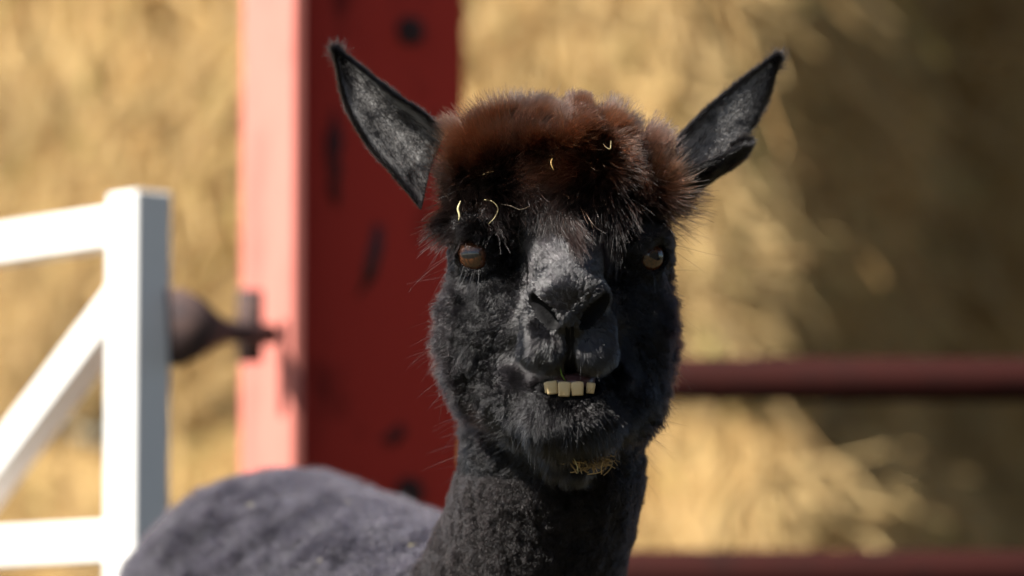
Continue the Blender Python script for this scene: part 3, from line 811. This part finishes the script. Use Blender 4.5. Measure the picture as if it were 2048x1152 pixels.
def make_ear(A, Mid, B, seed, label):
    m, k = 90, 25
    a, c, b_ = spline([h(*p) for p in A], m), spline([h(*p) for p in Mid], m), spline([h(*p) for p in B], m)
    t = np.linspace(0, 1, k)[None, :, None]
    ctrl = 2*c-.5*(a+b_)                                              # quadratic through the three curves
    G = (1-t)**2*a[:, None]+2*t*(1-t)*ctrl[:, None]+t**2*b_[:, None]
    du = np.gradient(G, axis=0); dv = np.gradient(G, axis=1); N = norm(np.cross(du, dv))
    if (N[:, k//2, 2]).mean() > 0: N = -N                             # inner side looks at the camera
    s = np.linspace(0, 1, m)[:, None, None]
    th = 7.0*np.sqrt(np.clip(1-(2*t-1)**4, 0.02, 1))*(1-.6*s)
    G = G+3.0*vnoise(G.reshape(-1, 3), 30, seed).reshape(m, k, 1)*N*np.sin(np.pi*t)
    inn, out = G+N*th*.5, G-N*th*.5
    V = np.concatenate([inn.reshape(-1, 3), out.reshape(-1, 3)]); ix = np.arange(m*k).reshape(m, k); ox = ix+m*k
    q1 = np.stack([ix[:-1, :-1], ix[1:, :-1], ix[1:, 1:], ix[:-1, 1:]], -1).reshape(-1, 4)
    q2 = np.stack([ox[:-1, :-1], ox[:-1, 1:], ox[1:, 1:], ox[1:, :-1]], -1).reshape(-1, 4)
    f = np.cross(V[q1[:, 1]]-V[q1[:, 0]], V[q1[:, 2]]-V[q1[:, 0]])
    if (f*N[:-1, :-1].reshape(-1, 3)).sum() < 0: q1, q2 = q1[:, ::-1], q2[:, ::-1]
    def strip(i, o2): return np.stack([i[:-1], i[1:], o2[1:], o2[:-1]], -1)
    q3 = np.concatenate([strip(ix[:, 0], ox[:, 0]), strip(ix[:, -1], ox[:, -1]), strip(ix[-1], ox[-1]), strip(ix[0], ox[0])])
    ear = mesh_np('ear', uvw2world(V), quads=np.concatenate([q1, q2, q3]), mat=M['ear_skin'], parent=alp)
    ear['label'] = label
    # fur: back side and rims thick, inside sparse
    r_ = np.random.default_rng(seed); K = 5
    tri, ar, tn = sampler(V, q2)
    n = 26000; P, i = pick(tri, ar, np.ones(len(ar)), n, r_); N2 = tn[i]
    axis = norm(c[-1]-c[0]); F = np.tile(axis, (n, 1))
    pts, _, _ = grow(P, N2, F, np.full(n, 13.), K, r_, .38, .2, clump=12, clump_amt=.3, wave=.4, wave_s=30, seed=seed)
    rim = []
    n = 9000; s_ = r_.random(n)**.9; e = r_.random(n) < .5; si = np.minimum((s_*(m-1)).astype(int), m-2); fr = (s_*(m-1)-si)[:, None]
    inset = np.abs(r_.normal(size=n))*.035
    col = np.where(e, inset, 1-inset); ci = np.clip((col*(k-1)).astype(int), 0, k-2); cf = (col*(k-1)-ci)[:, None]
    P = (G[si, ci]*(1-cf)+G[si, ci+1]*cf)*(1-fr)+(G[si+1, ci]*(1-cf)+G[si+1, ci+1]*cf)*fr
    Nn = N[si, ci]; outw = norm(np.where(e[:, None], a[si]-c[si], b_[si]-c[si])+1e-6)
    F = axis[None]*.9+outw*.55+Nn*.25
    p2, _, _ = grow(P, Nn, F, r_.uniform(9, 20, n), K, r_, .12, .22, clump=10, clump_amt=.3, seed=seed+3)
    n = 900; tip = G[-6:].reshape(-1, 3); P = tip[r_.integers(0, len(tip), n)]; Nn = norm(r_.normal(size=(n, 3)))
    p3, _, _ = grow(P, Nn, np.tile(axis, (n, 1)), r_.uniform(15, 34, n), K, r_, .3, .2, seed=seed+4)
    n = 2600; si = (r_.random(n)**1.4*(m-8)).astype(int); ci = r_.integers(3, k-3, n); P = G[si, ci]+N[si, ci]*4+r_.normal(size=(n, 3))*2
    p4, _, _ = grow(P, N[si, ci], np.tile(axis, (n, 1))+outw.mean(0)*.4, r_.uniform(8, 24, n), K, r_, .25, .25, seed=seed+5)
    pts = np.concatenate([pts, p2, p3, p4]); n = len(pts)
    curves_np('ear_fur', uvw2world(pts), radius(n, K, .27, .2, r_), tints(n, K, BLACK, BLACK*1.9, .35, r_), M['fur'], ear)
make_ear([(892, 268, 165), (850, 228, 165), (790, 188, 175), (728, 140, 215), (678, 104, 262)],
         [(862, 335, 215), (800, 275, 225), (742, 208, 235), (704, 156, 250), (675, 101, 265)],
         [(842, 420, 150), (790, 352, 125), (732, 285, 135), (692, 205, 190), (671, 103, 262)], 201, 'grey-lined upright ear with black spotted rim')
make_ear([(1352, 280, 200), (1405, 225, 225), (1470, 172, 250), (1515, 140, 268), (1551, 116, 285)],
         [(1352, 398, 200), (1425, 345, 215), (1482, 278, 240), (1528, 185, 275), (1554, 118, 288)],
         [(1358, 345, 110), (1430, 316, 110), (1480, 294, 128), (1503, 286, 150), (1491, 279, 178), (1458, 288, 225), (1478, 277, 246), (1510, 240, 255), (1538, 185, 268), (1556, 120, 285)], 202, 'dark ear turned aside with notched lower rim')

# --- eyes ---------------------------------------------------------------------------
def eye_mat():
    m, n, o = newmat('eye')
    b = n.nodes.new('ShaderNodeBsdfPrincipled'); n.links.new(b.outputs[0], o.inputs[0])
    b.inputs['Roughness'].default_value = .5; b.inputs['Specular IOR Level'].default_value = .05; b.inputs['Coat Weight'].default_value = 1; b.inputs['Coat Roughness'].default_value = .01; b.inputs['Coat IOR'].default_value = 1.65
    tc = n.nodes.new('ShaderNodeTexCoord'); sp = n.nodes.new('ShaderNodeSeparateXYZ'); n.links.new(tc.outputs['Object'], sp.inputs[0])
    def mth(op, a, b_):
        q = n.nodes.new('ShaderNodeMath'); q.operation = op
        for i_, x in enumerate((a, b_)):
            if isinstance(x, (int, float)): q.inputs[i_].default_value = x
            else: n.links.new(x, q.inputs[i_])
        return q.outputs[0]
    # object space: z along the gaze, x horizontal, y vertical, unit radius
    rr = mth('SQRT', mth('ADD', mth('MULTIPLY', sp.outputs[0], sp.outputs[0]), mth('MULTIPLY', sp.outputs[1], sp.outputs[1])), 0)
    px = mth('MULTIPLY', sp.outputs[0], 1/.52); py = mth('MULTIPLY', mth('ADD', sp.outputs[1], -.02), 1/.20)
    pup = mth('SQRT', mth('ADD', mth('MULTIPLY', px, px), mth('MULTIPLY', py, py)), 0)
    nz = n.nodes.new('ShaderNodeTexNoise'); nz.inputs['Scale'].default_value = 7; nz.inputs['Detail'].default_value = 5; n.links.new(tc.outputs['Object'], nz.inputs['Vector'])
    ri = n.nodes.new('ShaderNodeValToRGB'); e = ri.color_ramp.elements
    e[0].position = .3; e[0].color = (.022, .008, .0035, 1); e[1].position = .7; e[1].color = (.10, .034, .012, 1)
    n.links.new(nz.outputs['Fac'], ri.inputs[0])
    def ramp(x, a, b_):
        r = n.nodes.new('ShaderNodeMapRange'); r.inputs[1].default_value = a; r.inputs[2].default_value = b_; n.links.new(x, r.inputs[0]); return r.outputs[0]
    def mix(f, A, B):
        x = n.nodes.new('ShaderNodeMix'); x.data_type = 'RGBA'; n.links.new(f, x.inputs[0])
        for s_, val in ((6, A), (7, B)):
            if isinstance(val, tuple): x.inputs[s_].default_value = val
            else: n.links.new(val, x.inputs[s_])
        return x.outputs[2]
    c = mix(ramp(pup, .8, 1.15), (.004, .004, .006, 1), ri.outputs[0])
    c = mix(ramp(rr, .88, .96), c, (.012, .009, .008, 1))
    n.links.new(c, b.inputs['Base Color'])
    return m
M['eye'] = eye_mat()
for E, lab in zip(EYES, ('brown lit eye with sky reflection', 'shaded eye half hidden under the fringe')):
    bm = bmesh.new(); bmesh.ops.create_uvsphere(bm, u_segments=48, v_segments=32, radius=1)
    for vtx in bm.verts:                                             # corneal bulge
        z = vtx.co.z
        if z > .6: vtx.co *= 1+.07*((z-.6)/.4)**1.2
    me = bpy.data.meshes.new('eye'); bm.to_mesh(me); bm.free()
    for p in me.polygons: p.use_smooth = True
    me.materials.append(M['eye'])
    o = bpy.data.objects.new('eye', me); COL.objects.link(o)
    zax = Vector(dir2world(E['g'])).normalized(); up = Vector((0, 0, 1)); xax = up.cross(zax).normalized(); yax = zax.cross(xax)
    mt = Matrix((xax, yax, zax)).transposed().to_4x4()
    o.matrix_basis = Matrix.Translation(Vector(uvw2world(E['c']))) @ mt @ Matrix.Scale(E['r']*S, 4)
    attach(o, alp)
    o['label'] = lab
def make_lashes():
    r_ = np.random.default_rng(106); out = []; K = 7
    for E, sx in zip(EYES, (-1, 1)):
        n = 120; th = r_.uniform(-.2, math.pi+.2, n)
        g = E['g']; xa = norm(np.cross(np.array([0, 1., 0]), g)); ya = np.cross(g, xa); ya = ya if ya[1] > 0 else -ya
        P = E['c']+g*E['r']*.72+(np.cos(th)[:, None]*xa*31-np.sin(th)[:, None]*ya*25)
        D = norm(np.cos(th)[:, None]*xa*.5-np.sin(th)[:, None]*ya*.35+g*.9+r_.normal(size=(n, 3))*.14)
        L = r_.uniform(12, 30, n); tt = np.linspace(0, 1, K)
        p = P[:, None]+D[:, None]*(L[:, None]*tt)[..., None]; p[..., 1] += (tt**2)[None]*L[:, None]*.35
        out.append(p)
        n = 9; P = E['c']+g*E['r']*.8+xa*r_.uniform(-22, 22, n)[:, None]+ya*r_.uniform(18, 30, n)[:, None]
        D = norm(np.array([.30*sx, 1.0, -.35])+r_.normal(size=(n, 3))*.16); L = r_.uniform(40, 85, n)
        p = P[:, None]+D[:, None]*(L[:, None]*tt)[..., None]; out.append(p)
    pts = np.concatenate(out); n = len(pts)
    curves_np('eyelashes', uvw2world(pts), radius(n, K, .36, .15, r_), tints(n, K, BLACK*1.5, BLACK*3, .3, r_), M['fur'], body)
make_lashes()

# --- teeth, gum, tongue -----------------------------------------------------------------
M['tooth'] = pbsdf('tooth_enamel', (.36, .23, .09), .30, .5, noise=(110, 5, .28, .50), color2=(.56, .43, .24), sub=.15)
M['gum'] = pbsdf('dark_gum', (.055, .026, .028), .35, .5, noise=(90, 4, .35, .7), color2=(.12, .055, .055))
def tooth(px, py, w, wid, hei, dep, rot, round_=2.6, notch=0):
    nu, nv = 20, 16; th = np.linspace(0, 2*np.pi, nu, endpoint=False); s = np.linspace(-1, 1, nv)
    V = []
    for t in s:                                                       # t=-1 root, +1 cutting edge
        wdt = wid*(.90+.12*sstep(-1, .6, np.array(t)))*(1-.10*max(0, t-.7)/.3); dpt = dep*(1-.35*max(0, t))
        if abs(t) > .999: wdt *= .93; dpt *= .5
        x = np.sign(np.cos(th))*np.abs(np.cos(th))**(2/round_)*wdt; z = np.sign(np.sin(th))*np.abs(np.sin(th))**(2/round_)*dpt
        y = -t*hei+0*th + (3.0*(x/wid)**2*notch if t > .8 else 0) - z*0
        V.append(np.stack([x, y, z-6*(t+1)*.4], -1))
    V = np.concatenate(V+[np.array([[0, hei, 0]]), np.array([[0, -hei*.985, -6*.8]])])
    c, sn = math.cos(rot), math.sin(rot); V[:, :2] = V[:, :2] @ np.array([[c, sn], [-sn, c]])
    V = V+h(px, py, w)
    q = []; t = []
    for i in range(nv-1):
        for j in range(nu): k = (j+1) % nu; q.append((i*nu+j, (i+1)*nu+j, (i+1)*nu+k, i*nu+k))
    e = nv*nu
    for j in range(nu): k = (j+1) % nu; t.append((e, j, k)); t.append((e+1, (nv-1)*nu+k, (nv-1)*nu+j))
    o = mesh_np('tooth', uvw2world(V), q, t, M['tooth'], alp); return o
tooth(1104, 775, -112, 11.6, 13.5, 7, -.12, 3.2); tooth(1128.5, 778, -118, 12.8, 15.2, 7.5, .03, 4, .5)
tooth(1154.5, 777, -117, 12.8, 14.2, 7.5, -.05, 4, .5); tooth(1181, 776, -106, 9, 11, 7, .10, 2.2); tooth(1093.5, 775, -98, 5, 11, 6, -.1, 2.2)
def blob(name, c, r, mat, seed, amp=.06, par=None):
    bm = bmesh.new(); bmesh.ops.create_icosphere(bm, subdivisions=4, radius=1)
    V = np.array([v.co[:] for v in bm.verts]); V = V*(1+amp*vnoise(V, .5, seed))[:, None]
    P = uvw2world(np.asarray(c)+V*np.asarray(r))
    for v, p in zip(bm.verts, P): v.co = p
    me = bpy.data.meshes.new(name); bm.to_mesh(me); bm.free()
    for p in me.polygons: p.use_smooth = True
    me.materials.append(mat); o = bpy.data.objects.new(name, me); COL.objects.link(o); attach(o, par or alp); return o
blob('tongue', h(1150, 764, -66), (42, 20, 46), M['gum'], 4)
blob('gum', h(1140, 801, -92), (58, 16, 28), M['skin'], 6)

# ------------------------------------------------------------------ straw caught in the wool, grass in the mouth
def strand_obj(name, pxs, rad, col, label, cat, group=None, taper=True):
    P = uvw2world(spline([h(*p) for p in pxs], 18))
    tt = np.linspace(0, 1, 18); rr = rad*S*(np.sin(np.pi*np.clip(tt, .04, .97))**.5 if taper else np.ones(18))
    V, q, t = tube_mesh(P, rr*.58, 7)
    key = 'wisp_%.2f_%.2f' % (col[0], col[1])
    if key not in M: M[key] = pbsdf(key, col, .55, .4, noise=(150, 3, .3, .7), color2=tuple(c*.75 for c in col))
    o = mesh_np(name, V, q, t, M[key]); tag(o, label, cat, group); return o
pale = (.60, .53, .28); gold = (.45, .32, .11)
strand_obj('straw_wisp', [(921, 402, -6), (916, 418, -10), (919, 432, -12), (917, 441, -12)], 4.0, pale, 'short pale chaff husk stuck above the lit brown eye', 'straw')
strand_obj('straw_wisp', [(968, 399, -35), (985, 403, -42), (996, 418, -46), (990, 434, -46), (977, 448, -42)], 1.7, pale, 'thin curved straw hooked in the dark fringe above the eye', 'straw')
strand_obj('straw_wisp', [(965, 350, -5), (974, 346, -12), (988, 343, -12)], 2.4, pale, 'short pale straw lying in the fringe', 'straw')
strand_obj('straw_wisp', [(1105, 316, -30), (1102, 325, -36), (1107, 340, -40)], 2.2, gold, 'golden straw bit upright in the middle of the topknot', 'straw')
strand_obj('straw_wisp', [(1206, 287, -5), (1213, 295, -12), (1219, 298, -14), (1222, 282, -8)], 2.2, pale, 'forked pale seed head on the reddish side of the topknot', 'straw')
strand_obj('straw_wisp', [(1002, 408, -42), (1022, 412, -50), (1040, 419, -50), (1060, 412, -46)], .8, (.5, .42, .3), 'hair-thin wavy fibre across the fringe', 'straw')
strand_obj('grass_blade', [(1121, 735, -122), (1123, 748, -122), (1129, 759, -118), (1133, 764, -112)], 2.0, (.16, .30, .03), 'green grass blade hanging between upper lip and teeth', 'grass')
strand_obj('straw_wisp', [(1143, 908, -66), (1150, 922, -68), (1155, 935, -66), (1156, 947, -64)], 1.6, pale, 'bent pale straw hanging below the chin', 'straw')
def straw_clump():
    r_ = np.random.default_rng(301); root = empty('straw_clump', uvw2world(h(1185, 925, -30))); tag(root, 'matted tuft of brown hay stuck under the chin', 'straw')
    n = 190; K = 9; c = h(1186, 921, -34); P = c+r_.normal(size=(n, 3))*np.array([17, 8, 9])
    D = norm(r_.normal(size=(n, 3))*np.array([1, .5, .5])); L = r_.uniform(14, 38, n); tt = np.linspace(-.5, .5, K)
    B = norm(r_.normal(size=(n, 3)))
    pts = P[:, None]+D[:, None]*(L[:, None]*tt)[..., None]+B[:, None]*(L[:, None]*.9*(tt**2))[..., None]
    col = np.array([.36, .24, .10])*r_.uniform(.5, 1.3, n)[:, None]
    o = curves_np('straw', uvw2world(pts), np.full((n, K), 1.0*S)*r_.uniform(.5, 1.3, n)[:, None], np.repeat(col[:, None], K, 1), M['straw'], root); o['kind'] = 'stuff'
straw_clump()
def flecks():
    r_ = np.random.default_rng(302)
    for (px, py, lab) in ((500, 1012, 'pale hay speck near the crest of the rump'), (698, 1006, 'bright hay speck on the back below the red column'),
                          (828, 1091, 'hay speck on the fleece beside the neck'), (640, 1122, 'hay speck low on the shaded flank')):
        # drop the speck onto the fleece along its sight line
        o_ = world2uvw(np.array([0, 0, CAM_Z])); t_ = world2uvw(np.array(at(px, py, 4.7))); d_ = norm((t_-o_)[None])[0]
        s_ = np.linalg.norm(t_-o_)-900
        for _ in range(60): s_ += .8*float(sdf((o_+d_*s_)[None])[0])
        p = o_+d_*(s_-16); a = r_.uniform(0, 3.1); e = np.array([math.cos(a), math.sin(a)*.5, .2])*11
        P = uvw2world(np.stack([p-e, p+np.array([0, -2, 0]), p+e])); V, q, t = tube_mesh(P, np.array([1.2, 2.6, 1.2])*S, 6)
        tag(mesh_np('hay_speck', V, q, t, M['wisp_0.60_0.53']), lab, 'straw')
flecks()
print('done', round(time.time()-T0, 1))
